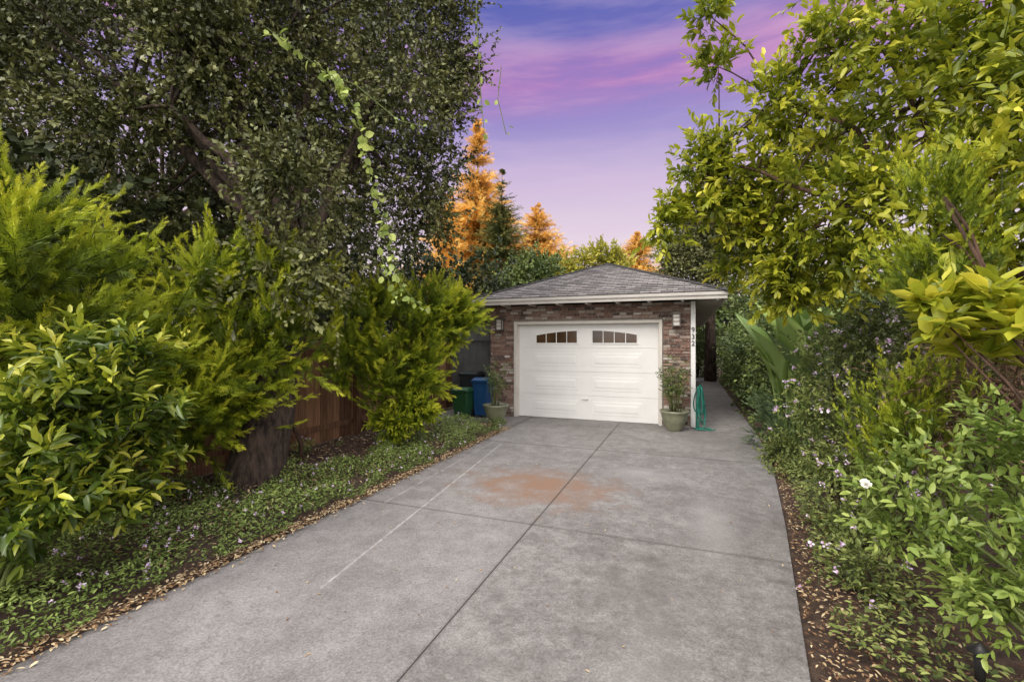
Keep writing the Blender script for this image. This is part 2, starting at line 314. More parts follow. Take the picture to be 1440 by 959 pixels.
# ------------------------------------------------------------ garage house
YF=9.6; XL,XR=-4.21,.10
house=empty('garage_house',(-2,YF,0),'single storey house with brick garage front and hipped grey shingle roof','house')
g=G()
g.box(XL+.01,-3.64,YF,YF+.14,0,2.47); g.box(-.50,XR-.09,YF,YF+.14,0,2.47); g.box(-3.64,-.50,YF,YF+.14,2.13,2.47)
g.obj('wall',M['mortar'],house)
g=G(); g.box(XL+.02,XL+.12,YF+.15,27,0,2.47); g.box(XR-.10,XR-.005,YF+.15,27,0,2.47); g.box(XL+.125,XR-.105,26.9,27,0,2.47)
for i in range(22): g.box(XR-.006,XR+.006,YF+.15,27,.1+i*.11,.1+i*.11+.1)
g.obj('side_wall',M['siding'],house)
g=G(); bh,bl=.052,.19
row=0; z=.012
while z<2.42:
    off=(row%2)*.10+R.uniform(-.03,.03)
    for (a,b) in ((XL,-3.645),(-.495,XR-.085)) if z<2.125 else ((XL,XR-.085),):
        x=a-off
        while x<b:
            bb_=bl*R.uniform(.6,1.15); xa,xb=max(x,a),min(x+bb_,b)
            if xb-xa>.03:
                g.cur=float(np.clip(R.beta(1.3,1.6)+ (0 if R.random()>.12 else .4),0,1)); q=R.uniform(.004,.034)
                zj=R.uniform(-.003,.003); h2=bh*R.uniform(.8,1.0)
                x0_,x1_,y0_,y1_,z0_,z1_=xa+.005,xb-.005,YF-q,YF+.01,z+zj,z+zj+h2; t1,t2,t3,t4=R.uniform(-.005,.005,4)
                g.add([(x0_,y0_+t1,z0_+t2),(x1_,y0_+t3,z0_+t4),(x1_,y1_,z0_),(x0_,y1_,z0_),(x0_,y0_+t2,z1_+t1),(x1_,y0_+t4,z1_+t3),(x1_,y1_,z1_),(x0_,y1_,z1_)],
         [(0,3,2,1),(4,5,6,7),(0,1,5,4),(1,2,6,5),(2,3,7,6),(3,0,4,7)])
            x+=bb_+.002
    z+=bh+.008; row+=1
g.obj('brick_facing',M['brick'],house,bevel=.005)
g=G(); g.box(XR-.083,XR+.004,YF-.045,YF+.149,.035,2.468); g.obj('corner_post',M['paint'],house,bevel=.004)
g=G(); g.box(-3.635,-3.57,YF-.04,YF+.16,.03,2.125); g.box(-.57,-.505,YF-.04,YF+.16,.03,2.125); g.box(-3.568,-.572,YF-.038,YF+.16,2.06,2.123)
g.box(-3.57,-3.55,YF+.06,YF+.1,.03,2.06); g.box(-.59,-.57,YF+.06,YF+.1,.03,2.06)
g.obj('door_frame',M['trim'],house,bevel=.005)
# garage door
DY=YF+.11
g=G(); hs=(2.06-.035)/4
g.box(-3.565,-.575,DY+.02,DY+.05,.036,2.058)
for r_ in range(4):
    za=.036+r_*hs; zb=za+hs-.005; g.box(-3.563,-.577,DY,DY+.02,za,zb)
    for cx in (-2.72,-1.42):
        w=.52
        if r_<3:
            for (ww,mz_,dp,ins) in ((w,.10,.004,.02),(w-.055,.155,.007,.04)):
                p0,p1,p2,p3=cx-ww,cx+ww,za+mz_,zb-mz_; b0=DY if dp==.004 else DY-.0035
                g.add([(p0,b0,p2),(p1,b0,p2),(p1,b0,p3),(p0,b0,p3),(p0+ins,b0-dp,p2+ins),(p1-ins,b0-dp,p2+ins),(p1-ins,b0-dp,p3-ins),(p0+ins,b0-dp,p3-ins)],[(4,5,6,7),(0,1,5,4),(1,2,6,5),(2,3,7,6),(3,0,4,7)])
door=g.obj('garage_door',M['paint'],house,bevel=.002)
def atop(x): return 1.935-.10*((x+2.07)/1.1)**2
for s,(a,b) in enumerate(((-3.16,-2.24),(-1.92,-1.0))):
    g=G(); fr=G(); n=4; mz=1.66
    xs=np.linspace(a,b,n+1)
    for i in range(n):
        x0,x1=xs[i]+.004,xs[i+1]-.004; xm=(x0+x1)/2
        g.add([(x0,DY-.004,mz),(x1,DY-.004,mz),(x1,DY-.004,atop(x1)-.015),(xm,DY-.004,atop(xm)-.015),(x0,DY-.004,atop(x0)-.015)],[(0,1,2,3,4)])
    for x in xs: fr.box(x-.0075,x+.0075,DY-.016,DY-.001,mz,atop(x)-.016)
    fr.box(a-.025,b+.025,DY-.018,DY-.001,mz-.025,mz)
    xx=np.linspace(a-.025,b+.025,13)
    for i in range(12):
        x0,x1=xx[i],xx[i+1]; t0,t1=atop(x0),atop(x1)
        fr.add([(x0,DY-.018,t0-.015),(x1,DY-.018,t1-.015),(x1,DY-.018,t1+.01),(x0,DY-.018,t0+.01),(x0,DY,t0-.015),(x1,DY,t1-.015),(x1,DY,t1+.01),(x0,DY,t0+.01)],[(0,1,2,3),(3,2,6,7),(0,4,5,1)])
    w=g.obj('window',M['glass'],door); fr.obj('window_frame',M['paint'],door)
g=G(); g.box(-2.13,-2.01,DY-.05,DY-.035,.47,.49); g.box(-2.13,-2.11,DY-.035,DY,.47,.49); g.box(-2.03,-2.01,DY-.035,DY,.47,.49); g.obj('handle',M['paint'],door)
# roof
x0,x1,yf,yb,ze,sl=-4.48,.66,9.05,27.6,2.60,.40
L=(x1-x0)/2; ce=.12
V=[];F=[];U=[]
def q(pts,uvs):
    n=len(V); V.extend(pts); F.append(tuple(range(n,n+len(pts)))); U.extend(uvs)
na=int(L/ce)+1
for i in range(na):
    a=i*ce; b=min((i+1)*ce,L); za=ze+sl*a; zb=ze+sl*b; lf=.010; ra,rb=i*.13,(i+1)*.13
    q([(x0+a,yf+a,za+lf),(x1-a,yf+a,za+lf),(x1-b,yf+b,zb),(x0+b,yf+b,zb)],[(x0+a,ra+.002),(x1-a,ra+.002),(x1-b,rb-.002),(x0+b,rb-.002)])
    q([(x0+a,yf+a,za-.001),(x1-a,yf+a,za-.001),(x1-a,yf+a,za+lf),(x0+a,yf+a,za+lf)],[(x0+a,ra+.002),(x1-a,ra+.002),(x1-a,ra+.004),(x0+a,ra+.004)])
    for sgn,xa,xb in ((1,x1-a,x1-b),(-1,x0+a,x0+b)):
        P_=[(xa,yf+a,za+lf),(xa,yb,za+lf),(xb,yb,zb),(xb,yf+b,zb)]; Uv=[(yf+a,ra+.002),(yb,ra+.002),(yb,rb-.002),(yf+b,rb-.002)]
        if sgn<0: P_=P_[::-1];Uv=Uv[::-1]
        q(P_,Uv)
        q([(xa,yf+a,za-.001),(xa,yb,za-.001),(xa,yb,za+lf),(xa,yf+a,za+lf)],[(yf+a,ra+.002),(yb,ra+.002),(yb,ra+.004),(yf+a,ra+.004)])
q([(x0,yb,ze),(x1,yb,ze),((x0+x1)/2,yb,ze+sl*L)],[(0,0),(1,0),(.5,1)])
q([(x0,yf,ze-.004),(x0,yb,ze-.004),(x1,yb,ze-.004),(x1,yf,ze-.004)],[(0,0)]*4)
me=bpy.data.meshes.new('roof'); me.from_pydata(V,[],F); ul=me.uv_layers.new(name='UVMap')
for lp in me.loops: ul.data[lp.index].uv=U[lp.vertex_index]
ro=bpy.data.objects.new('roof',me); link(ro,None,M['roof']); par(ro,house)
g=G()
def caps(a,b):
    a=np.array(a);b=np.array(b);n=int(np.linalg.norm(b-a)/.16); d=(b-a)/n; dn=nrm(d)
    for i in range(n):
        p=a+d*i; q=p+d*1.08
        s1=nrm(np.cross(dn,[0,0,1.]))*.09; dz=np.array([0,0,-.035]); up=np.array([0,0,.028]); lo=np.array([0,0,.012])
        g.add([p+s1+dz+up,p+up,p-s1+dz+up,q+s1+dz+lo,q+lo,q-s1+dz+lo,p+s1+dz,p-s1+dz],[(0,1,4,3),(1,2,5,4),(6,1,0),(6,7,2,1)])
pk=((x0+x1)/2,yf+L,ze+sl*L); caps((x1,yf,ze+.01),pk); caps((x0,yf,ze+.01),pk); caps(pk,(pk[0],yb,pk[2]))
g.obj('ridge_caps',M['roof'],ro)
g=G(); g.box(x0+.03,x1-.03,yf+.03,yf+.06,2.462,2.594); g.box(x1-.062,x1-.032,yf+.062,yb,2.462,2.594); g.box(x0+.032,x0+.062,yf+.062,yb,2.462,2.594)
g.box(x0+.02,x1-.02,yf+.005,yf+.028,2.53,2.592)
g.obj('fascia',M['fascia'],house,bevel=.004)
g=G(); g.box(x0+.064,x1-.064,yf+.062,YF-.04,2.52,2.535); g.box(XR+.02,x1-.064,YF+.16,yb,2.52,2.535); g.box(x0+.064,XL-.02,YF+.16,yb,2.52,2.535)
for i in range(9): x=-4.35+i*.6; g.box(x,x+.045,yf+.063,YF-.045,2.44,2.519)
for i in range(25): y=9.9+i*.62; g.box(XR+.03,x1-.066,y,y+.045,2.44,2.519)
g.obj('soffit',M['soffit'],house)
for i,ch in enumerate('932'):
    cu=bpy.data.curves.new('house_number','FONT'); cu.body=ch; cu.size=.135; cu.extrude=.005; cu.align_x='CENTER'
    to=bpy.data.objects.new('tmp',cu); C.objects.link(to); bpy.context.view_layer.update()
    me=bpy.data.meshes.new_from_object(to.evaluated_get(bpy.context.evaluated_depsgraph_get())); bpy.data.objects.remove(to)
    ob=bpy.data.objects.new('house_number',me); link(ob,None,M['black']); ob.location=(XR-.04,YF-.055,1.87-i*.13); ob.rotation_euler=(math.pi/2,0,0); bpy.context.view_layer.update(); par(ob,house)
# lanterns
def lantern(x,z,lab):
    e=empty('wall_lantern',(x,YF,z),lab,'lamp','lanterns beside the garage door'); y=YF-.035
    g=G(); g.box(x-.06,x+.06,y-.012,y,z-.03,z+.27); g.box(x-.015,x+.015,y-.06,y-.012,z+.19,z+.21)
    for dx in (-.078,.058):
        for dy in (-.178,-.062): g.box(x+dx,x+dx+.02,y+dy,y+dy+.02,z,z+.22)
    for zz_ in (.075,.15): g.box(x-.076,x+.076,y-.172,y-.166,z+zz_,z+zz_+.009)
    g.box(x-.095,x+.095,y-.195,y-.03,z+.222,z+.242); g.box(x-.06,x+.06,y-.158,y-.062,z+.244,z+.27); g.box(x-.09,x+.09,y-.19,y-.035,z-.02,z-.001)
    g.obj('frame',M['metal'],e,bevel=.002)
    g=G(); g.box(x-.056,x+.056,y-.155,y-.062,z+.002,z+.218); g.obj('glass_shade',M['frost'],e)
lantern(-3.93,1.95,'square metal wall lantern on brick beside garage door'); lantern(-.24,2.0,'square metal wall lantern on brick beside house number')
# side gate
ge=empty('side_gate',(-4.9,10.35,0),'grey painted side gate beside the brick garage','gate')
g=G()
for i in range(8): g.box(-5.6+i*.17,-5.6+i*.17+.165,10.33,10.36,.05,2.1)
g.obj('gate_boards',M['grey'],ge)
for za in (1.7,.3): g=G(); g.box(-5.62,-4.22,10.29,10.328,za,za+.1); g.obj('rail',M['grey'],ge)
# bins
def bin_(x,y,w,h,m,ml,lab):
    e=empty('wheeled_bin',(x,y,.03),lab,'bin','bins beside the garage'); d=w*1.05
    g=G(); b=.8; w2,d2=w/2,d/2
    g.add([(x-w2*b,y-d2*b,.07),(x+w2*b,y-d2*b,.07),(x+w2*b,y+d2*b,.07),(x-w2*b,y+d2*b,.07),(x-w2,y-d2,h),(x+w2,y-d2,h),(x+w2,y+d2,h),(x-w2,y+d2,h)],[(0,3,2,1),(4,5,6,7),(0,1,5,4),(1,2,6,5),(2,3,7,6),(3,0,4,7)])
    g.box(x-w2-.02,x+w2+.02,y-d2-.02,y+d2+.02,h+.001,h+.04); g.obj('body',m,e,bevel=.02)
    g=G(); n=6
    for i in range(n):
        t0,t1=i/n,(i+1)/n; z0=h+.045+.07*math.sin(math.pi*t0*.8+.3); z1=h+.045+.07*math.sin(math.pi*t1*.8+.3); ya=y-d2-.03+t0*(d+.06); yb_=y-d2-.03+t1*(d+.06)
        g.add([(x-w2-.03,ya,h+.042),(x+w2+.03,ya,h+.042),(x+w2+.03,yb_,h+.042),(x-w2-.03,yb_,h+.042),(x-w2,ya,z0),(x+w2,ya,z0),(x+w2,yb_,z1),(x-w2,yb_,z1)],[(4,5,6,7),(0,1,5,4),(1,2,6,5),(2,3,7,6),(3,0,4,7)])
    g.obj('lid',ml,e); g=G(); g.tube([(x-w2,y+d2+.06,h),(x+w2,y+d2+.06,h)],.015); g.obj('handle',m,e)
    for dx in (-w2,w2-.04):
        g=G(); g.tube([(x+dx,y+d2*.85,.13),(x+dx+.04,y+d2*.85,.13)],.1,16); g.obj('wheel',M['black'],e)
bin_(-4.27,9.32,.36,.78,M['bluebin'],M['bluebin'],'blue wheeled recycling bin with closed lid on concrete')
bin_(-4.78,9.8,.44,.88,M['darkbin'],M['darkbin'],'black wheeled rubbish bin behind the green bin')
bin_(-4.62,9.05,.36,.58,M['greenbin'],M['greenbin'],'dark green wheeled yard waste bin with closed lid')
# pots and plants
def pot(x,y,s,lab):
    e=empty('plant_pot',(x,y,.03),lab,'pot','glazed pots flanking the garage door')
    prof=[(.12,0),(.125,.02),(.15,.05),(.2,.16),(.235,.27),(.25,.33),(.265,.345),(.268,.375),(.25,.38),(.235,.34),(.23,.335)]
    g=G(); g.lathe([(r*s,z*s) for r,z in prof],(x,y,.03)); g.obj('bowl',M['pot'],e,True)
    g=G(); g.lathe([(.2*s,.30*s),(.228*s,.335*s),(.1*s,.35*s)],(x,y,.03)); g.obj('soil',M['soil'],e,True)
pot(-3.70,8.7,1.0,'olive glazed pot holding bamboo by the brick pier'); pot(-.27,9.15,1.0,'large olive glazed pot holding bamboo near the hose')
def bamboo(x,y,h,lab,n=14):
    g=G(); tips=[]
    for i in range(n):
        a=R.uniform(0,6.28); r=R.uniform(.02,.13); t=R.uniform(.0,.26)
        hh=h*R.uniform(.6,1.); b=np.array([x+r*math.cos(a),y+r*math.sin(a),.36]); tp=b+np.array([t*math.cos(a),t*math.sin(a),hh]); pts=[b+(tp-b)*s for s in (0,.35,.7,1)]
        g.tube(pts,[.008,.007,.005,.002],5); tips.append((b,tp))
    P=[];D=[]
    for b,tp in tips:
        for k in range(9):
            s=R.uniform(.35,1.); P.append(b+(tp-b)*s); d=runit(1)[0]; d[2]=abs(d[2])*.6; D.append(d)
    P=np.array(P);D=nrm(np.array(D)); tw=(P,D,np.full(len(P),.13),R.random(len(P)))
    plant('potted_bamboo',(x,y,.36),lab,'plant',onto(tw,5,.09,NARROW,50,0,.3,.3,.5,.25),M['hedge'],g,M['stem'],'bamboo plants in pots','leaves','stem')
bamboo(-3.70,8.7,1.0,'leafy bamboo growing in an olive pot',10); bamboo(-.27,9.15,1.08,'tall leafy bamboo growing in an olive pot',16)
# hose
he=empty('garden_hose',(.18,9.45,.03),'draped teal garden hose hanging at house corner','hose')
g=G()
for i in range(7):
    t=np.linspace(0,2*math.pi,40); w=.012+.007*i; top=.86+R.uniform(-.04,.02); bot=(.05,.3,.12,.45,.2,.05,.34)[i]; cx=.17+R.uniform(-.01,.015); cy=9.42+R.uniform(-.05,.05); sk=(-.04,.03,.07,.0,.05,.02,-.02)[i]
    x=cx+w*np.sin(t)*(1+1.2*(1-np.cos(t))/2)+sk*((1-np.cos(t))/2)**2; z=top-(top-bot)*(1-np.cos(t))/2; y=cy+.05*np.sin(t*2+i)
    g.tube(np.stack([x,y,np.maximum(z,.05)],1),.0105,6,False)
t=np.linspace(0,4*math.pi,90); r=.14+.03*np.sin(t*.7)
g.tube(np.stack([.24+r*np.cos(t)*1.0+.01*t/3,9.36+r*np.sin(t)*.8,.044+.006*t/3],1),.0105,6,False)
g.obj('coil',M['hose'],he,True)
g=G(); g.box(.108,.2,9.62,9.66,.82,.92); g.tube([(.15,9.64,.88),(.16,9.4,.87),(.18,9.36,.92)],.014,6); g.obj('hanger',M['black'],he)
# fences
def fence(name,x,ya,yb,h,m,lab,side,cap=True):
    e=empty(name,(x,ya,0),lab,'fence'); g=G(); y=ya
    while y<yb:
        g.cur=R.random(); g.box(x-.01,x+.01,y+.004,y+.142,.05,h+R.uniform(-.015,.015)); y+=.148
    g.obj('boards',m,e)
    if cap: g=G(); g.cur=.4; g.box(x-.05,x+.05,ya,yb,h+.02,h+.05); g.obj('cap_rail',m,e)
    for za in (h-.25,.25): g=G(); g.cur=.4; g.box(x+side*.012,x+side*.05,ya,yb,za,za+.09); g.obj('rail',m,e)
    y=ya
    while y<yb: 
        g=G(); g.cur=.3; g.box(x-.045+side*.1,x+.045+side*.1,y,y+.09,0,h+.1); g.obj('post',m,e); y+=2.4
fence('wooden_fence',-5.6,-3,10.2,1.72,M['fence'],'reddish brown board fence behind the shrubs',1)
fence('weathered_fence',3.7,-1,16,1.95,M['gfence'],'weathered grey board fence behind the shrubs',-1,False)
# neighbour house
ne=empty('neighbour_house',(9,18,0),'white house with dark roof beyond the fence','house')
g=G(); g.box(6,12,14,24,0,2.9); g.obj('wall',M['paint'],ne)
g=G(); g.add([(5.4,13.4,2.85),(12.6,13.4,2.85),(12.6,24.6,2.85),(5.4,24.6,2.85),(9,17,4.3),(9,21,4.3)],[(0,1,4),(1,2,5,4),(2,3,5),(3,0,4,5),(0,3,2,1)]); g.obj('roof',M['grey'],ne)
g=G(); g.box(5.97,5.995,15.5,17,1.0,2.2); g.obj('window',M['glass'],ne)
# ------------------------------------------------------------ oak
gaps=((205,214,44),(35,148,32),(262,150,22),(125,70,18),(420,300,14))
bl=[]
for v in (-200,-110,-20,65,150,235,320,390):
    for u in range(-100,700,84):
        lim={-200:520,-110:560,-20:610,65:600,150:590,235:570,320:540,390:480}[v]
        uu=u+R.uniform(-28,28); vv=v+R.uniform(-26,26)
        if uu>lim: continue
        if any(math.hypot(uu-a,vv-b_)<c_+22 for a,b_,c_ in gaps): continue
        dd=R.uniform(5.2,8.6); bl.append((uu,vv,dd,R.uniform(.6,.88)*dd/7))
bl+=[(625,20,8,.42),(632,90,8,.42),(632,160,8,.42),(612,230,8.2,.42),(598,300,8,.42),(640,-50,8,.5)]
ob=blobs_uv(bl)
tw=twigs(ob,19,11,.6,(.25,.5),.05,.7,.9)
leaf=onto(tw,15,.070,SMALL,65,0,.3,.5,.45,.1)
g=G(); base=np.array([-4.75,3.95,0.])
tr=[base+(0,0,-.1),base+(.02,0,.15),base+(.10,.1,.7),base+(.05,.3,1.3),base+(-.1,.6,2.0),base+(-.15,.8,2.6)]
tt=np.linspace(0,5,16); trp=np.array([[np.interp(a,range(6),[q_[k] for q_ in tr]) for k in range(3)] for a in tt]); g.tube(trp,np.interp(tt,range(6),[.42,.33,.26,.23,.19,.16]),18,True,.09)
fk=tr[-1]
mains=[unproject(185,120,6.0),unproject(300,60,7.2),unproject(440,230,6.9),unproject(60,60,6.3),unproject(540,150,8),unproject(420,-120,8),unproject(170,-180,6.5),unproject(600,60,8.3),unproject(240,150,5.6)]
for mm in mains:
    pts=limb(g,fk,mm,.10,.03,.08,9)
    for b_ in ob:
        dd=np.linalg.norm(pts-b_[0],axis=1); i=int(dd.argmin())
        if dd[i]<1.6 and i>1: limb(g,pts[i],b_[0],.026,.008,.05,5,.1,5)
plant('oak_tree',base,'large evergreen oak leaning over the planting strip','tree',leaf,M['oak'],g)
def rtree(name,l,mt,lab,size=.25,cl=22,L_=(.5,1.),n=10,tr=.25):
    b=blobs_uv(l); c=np.mean([q[0] for q in b],axis=0); base=(c[0],c[1],0); g=G(); g.tube([base,(c[0],c[1],c[2]*.6),c],[tr,tr*.7,tr*.3],8)
    for q in b: limb(g,(c[0],c[1],c[2]*.6),q[0],tr*.35,.03,.05,5,.1,5)
    plant(name,base,lab,'tree',onto(twigs(b,cl,10,.6,L_,.3,.7,.8),n,size,SMALL,60,0,.35,.4,.5),M[mt],g,M['bark'])
bl=[]
for v in (-40,50,140,230,310,390):
    for u in range(-60,600,92):
        uu=u+R.uniform(-22,22); vv=v+R.uniform(-18,18)
        if uu>555 or any(math.hypot(uu-a,vv-b_)<c_+34 for a,b_,c_ in gaps): continue
        bl.append((uu,vv,12.5+R.uniform(-1,1),1.0))
rtree('background_tree',bl,'oak','tall evergreen tree standing beyond the board fence',.14,18,(.4,.8),12,.18)
# ------------------------------------------------------------ golden cypress shrubs
def cypress(base,bl,lab,tw_=5,L=(.4,.72),size=.19,n=30,up=.42,cl=7,mt='cyp',bs=0.,out=.85,bias=(.28,-.14,0),tr_=.035):
    b=blobs_uv(bl); t=twigs(b,cl,tw_,.9,L,up,out,.22,1.,bias); lf=onto(t,n,size,SPRAY,44,.66,.58,.28,.35,0,True,.12,bs)
    g=G(); base=np.array(base,float); top=max(b,key=lambda q:q[0][2])[0]; m_=(base+top)/2
    g.tube([base-(0,0,.05),base+(0,0,.3),m_,top],[tr_,tr_*.9,tr_*.6,.01],7)
    for q in b: limb(g,base+(top-base)*np.clip((q[0][2]-.6)/max(top[2],.1),.05,.8),q[0],tr_*.5,.008,.03,5,.05,5)
    plant('golden_cypress',base,lab,'shrub',lf,M[mt],g,M['rbark'],'golden cypress shrubs along the fence')
cypress((-4.6,1.2,0),[(0,370,3.6,.3),(40,420,3.6,.3),(-30,440,3.5,.45),(-40,360,3.7,.35),(20,490,3.5,.4),(0,310,3.7,.17),(80,480,3.8,.27),(25,340,3.8,.15)],'tall golden cypress shrub with feathery yellow green tips')
cypress((-4.9,2.7,0),[(140,440,4.6,.3),(155,500,4.5,.35),(60,550,4.4,.4),(200,550,4.6,.38),(130,590,4.4,.5),(235,600,4.6,.3),(120,400,4.8,.18)],'golden cypress shrub mixed with broad leaved shrub')
cypress((-5.0,4.9,0),[(310,440,5.4,.34),(375,450,5.6,.34),(405,420,5.7,.18),(290,500,5.1,.4),(360,520,5.2,.32),(400,485,5.5,.28),(285,570,5,.34),(250,605,4.8,.3),(325,565,5.2,.16),(335,400,5.6,.22),(300,400,5.3,.2)],'spreading golden cypress in front of oak trunk')
cypress((-4.7,7.0,0),[(505,480,7.2,.36),(555,465,7.6,.4),(545,525,7.3,.36),(592,485,7.8,.34),(490,515,7.0,.24),(620,445,8.1,.26),(570,555,7.4,.26),(535,430,7.6,.24),(632,465,8.2,.18),(600,430,8,.22),(640,435,8.3,.18),(592,525,7.6,.16)],'golden cypress shrub beside the bins',5,(.35,.62),.19,28,.42,9)
b=blobs_uv([(570,587,7.3,.22),(592,580,7.4,.12),(548,594,7.2,.2)])
g=G(); limb(g,(-4.3,6.8,0),b[0][0],.02,.008); plant('small_shrub',(-4.3,6.8,0),'small yellow green leafy shrub beside driveway','shrub',onto(twigs(b,12,8,.5,(.12,.25),.2,.8,.6),10,.09,LEAF,55,0,.4,.3,.5),M['cyp'],g,M['stem'],None,'leaves','stem')
# broad leaf shrub
b=blobs_uv([(60,590,3.0,.2),(135,535,3.3,.18),(175,575,3.3,.2),(30,660,2.9,.24),(105,650,3.1,.24),(185,640,3.4,.2),(80,715,3.0,.16),(145,705,3.2,.14),(20,725,2.8,.16),(215,610,3.6,.1),(-60,600,2.8,.4),(-60,720,2.7,.3),(195,510,3.4,.08,.6)])
g=G(); bs=np.array([-4.2,1.5,0])
for q_ in b: limb(g,bs+R.normal(size=3)*(.08,.08,0),q_[0],.024,.008,.05,6)
LF2=(LEAF[0]*np.array([1,.75,1.3]),LEAF[1])
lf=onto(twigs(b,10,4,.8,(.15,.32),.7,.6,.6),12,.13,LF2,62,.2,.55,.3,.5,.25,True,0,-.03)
plant('broadleaf_shrub',bs,'glossy broad leaved shrub with yellow new growth','shrub',lf,M['shr'],g,M['stem'],None,'leaves','stem')
# ------------------------------------------------------------ hanging vine
e=empty('hanging_vine',unproject(470,120,4.2),'bright green vine hanging down in front of oak','vine'); g=G()
path=[(375,40),(420,75),(468,108),(497,150),(512,200),(520,250),(540,300),(552,350),(562,400),(600,440)]
pts=np.array([unproject(u,v,4.2+.1*i) for i,(u,v) in enumerate(path)])
paths=[(pts,130,.066)]
for pp,nn,sz in (([(540,300),(530,340),(545,390),(560,430)],26,.05),([(668,-20),(672,60),(676,130),(682,200)],18,.05),([(705,95),(700,140),(712,190)],6,.04),([(468,108),(500,120),(560,170),(600,180)],12,.04)):
    paths.append((np.array([unproject(u,v,4.6) for u,v in pp]),nn,sz))
Ps=[];Ds=[];Ss=[]
for pts,nn,sz in paths:
    g.tube(pts,.004,4)
    t=np.sort(R.random(nn))*(len(pts)-1); i=np.minimum(t.astype(int),len(pts)-2); p_=pts[i]+(pts[i+1]-pts[i])*(t-i)[:,None]
    Ps.append(p_+R.normal(size=p_.shape)*.02); d=runit(nn); d[:,2]-=.4; Ds.append(d); Ss.append(sz*R.uniform(.5,1.3,nn))
g.obj('stem',M['stem'],e); Ps=np.concatenate(Ps)
WIDE=(LEAF[0]*np.array([1,1.9,1]),LEAF[1])
o=trimesh('leaves',*stamp(Ps,np.concatenate(Ds),runit(len(Ps))+(0,-1.,.3),np.concatenate(Ss)*1.3,WIDE,R.uniform(.5,1,len(Ps)))); link(o,None,M['rose']); par(o,e)
# ------------------------------------------------------------ citrus tree
K=.74
cb=[(1000,25,5.2,.12,.35),(1010,95,5.3,.14,.4),(1075,150,5.2,.26,.9),(1150,70,4.9,.3,.8),(1250,50,4.6,.42),(1350,60,4.1,.45),(1440,90,3.7,.45),(1010,225,5.5,.22,.8),(1090,235,5.3,.35),(1180,180,4.9,.42),(1290,160,4.4,.45),(1420,220,3.5,.4),
 (935,318,5.6,.14,.5),(980,300,5.6,.18,.8),(1030,290,5.6,.26),(1090,310,5.4,.36),(1170,300,4.9,.4),(1260,280,4.3,.36),(1400,320,3.5,.3),(1050,360,5.7,.22,.9),(1115,370,5.4,.28),(1190,365,4.9,.28),(985,240,5.4,.12,.4),(1270,-50,4.6,.45),(1400,-60,4,.45),(1500,0,3.8,.45),(1500,250,3.6,.45),(1130,200,6.2,.35),(1200,230,6.2,.45),(1320,110,5.5,.45),(1420,150,5.2,.45),(1090,405,5.6,.2,.8),(1140,410,5.4,.22,.8)]
b=blobs_uv([(u,v,d*K,r*K,*o_) for u,v,d,r,*o_ in cb]); base=np.array([2.1,3.6,0.])
g=G(); fk=base+(-.1,.1,1.7); g.tube([base-(0,0,.1),base+(0,0,.4),base+(.03,0,1.0),fk],[.12,.09,.08,.06],10,True,.06)
for mm in (unproject(1020,230,4),unproject(1100,140,3.9),unproject(1240,70,3.6),unproject(1380,80,3.2),unproject(1100,320,4)):
    pts=limb(g,fk,mm,.03,.009,.06,8)
    for q_ in b:
        dd=np.linalg.norm(pts-q_[0],axis=1); i=int(dd.argmin())
        if dd[i]<1.0 and i>1: limb(g,pts[i],q_[0],.009,.004,.04,5,.1,5)
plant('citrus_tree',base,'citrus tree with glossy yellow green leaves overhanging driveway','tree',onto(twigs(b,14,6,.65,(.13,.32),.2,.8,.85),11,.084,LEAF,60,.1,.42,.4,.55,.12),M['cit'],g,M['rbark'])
cypress((1.95,2.35,0),[(1320,270,2.6,.12),(1325,330,2.6,.15),(1300,390,2.6,.15),(1335,400,2.6,.15),(1300,560,2.8,.18),(1260,600,2.8,.16),(1280,640,2.8,.16)],'slender upright conifer among the border shrubs',7,(.16,.28),.065,24,.9,8,'cyp',0,.5,(0,0,0),.015)
# hedges
def hedge(name,bb,lab,mt,leafsize=.06,cl=26,n=10,tm=SMALL,tw_=9,cat='hedge'):
    gs=[]
    for q_ in bb: g=G(); limb(g,(q_[0][0],q_[0][1],0),q_[0],.04,.01,.0,4); gs.append(g)
    c=np.mean([q_[0] for q_ in bb],axis=0); plant(name,(c[0],c[1],0),lab,cat,onto(twigs(bb,cl,tw_,.6,(.12,.3),.3,.7,.8),n,leafsize,tm,60,0,.35,.35,.5),M[mt],gs,M['rbark'],None,'leaves','stem')
bb=[]
for y in np.arange(10.2,22,.75):
    for z in (.4,1.05,1.65): bb.append((np.array([1.75+R.uniform(-.1,.1),y,z+R.uniform(-.1,.1)]),R.uniform(.42,.55)))
for x in (.35,.9):
    for z in (.4,1.05,1.65): bb.append((np.array([x,23.2,z]),.5))
hedge('clipped_hedge',bb,'dense green hedge running along concrete walkway','hedge',.08,16)
bb=blobs_uv([(1115,400,9,.5),(1150,440,8.8,.45),(1180,430,8,.45),(1065,430,12,.6),(1160,500,7.6,.35),(1210,460,6.5,.3)]); hedge('border_shrub',bb,'mixed green shrub beneath the citrus tree','hedge',.08,22,cat='shrub')
cypress((1.55,6.6,0),[(1095,575,7.2,.22),(1110,610,6.8,.22),(1085,605,7.4,.18),(1120,565,7.,.2),(1150,600,6.4,.25)],'blue green feathery juniper at walkway edge',8,(.2,.32),.1,18,.4,9,'blue',0,.7,(0,0,0),.03)
bb=blobs_uv([(1105,665,5.9,.14),(1125,680,5.6,.13),(1150,650,5.6,.22),(1095,640,6.3,.12)]); hedge('low_shrub',bb,'low green shrub spilling over driveway edge','lan',.045,16,cat='shrub')
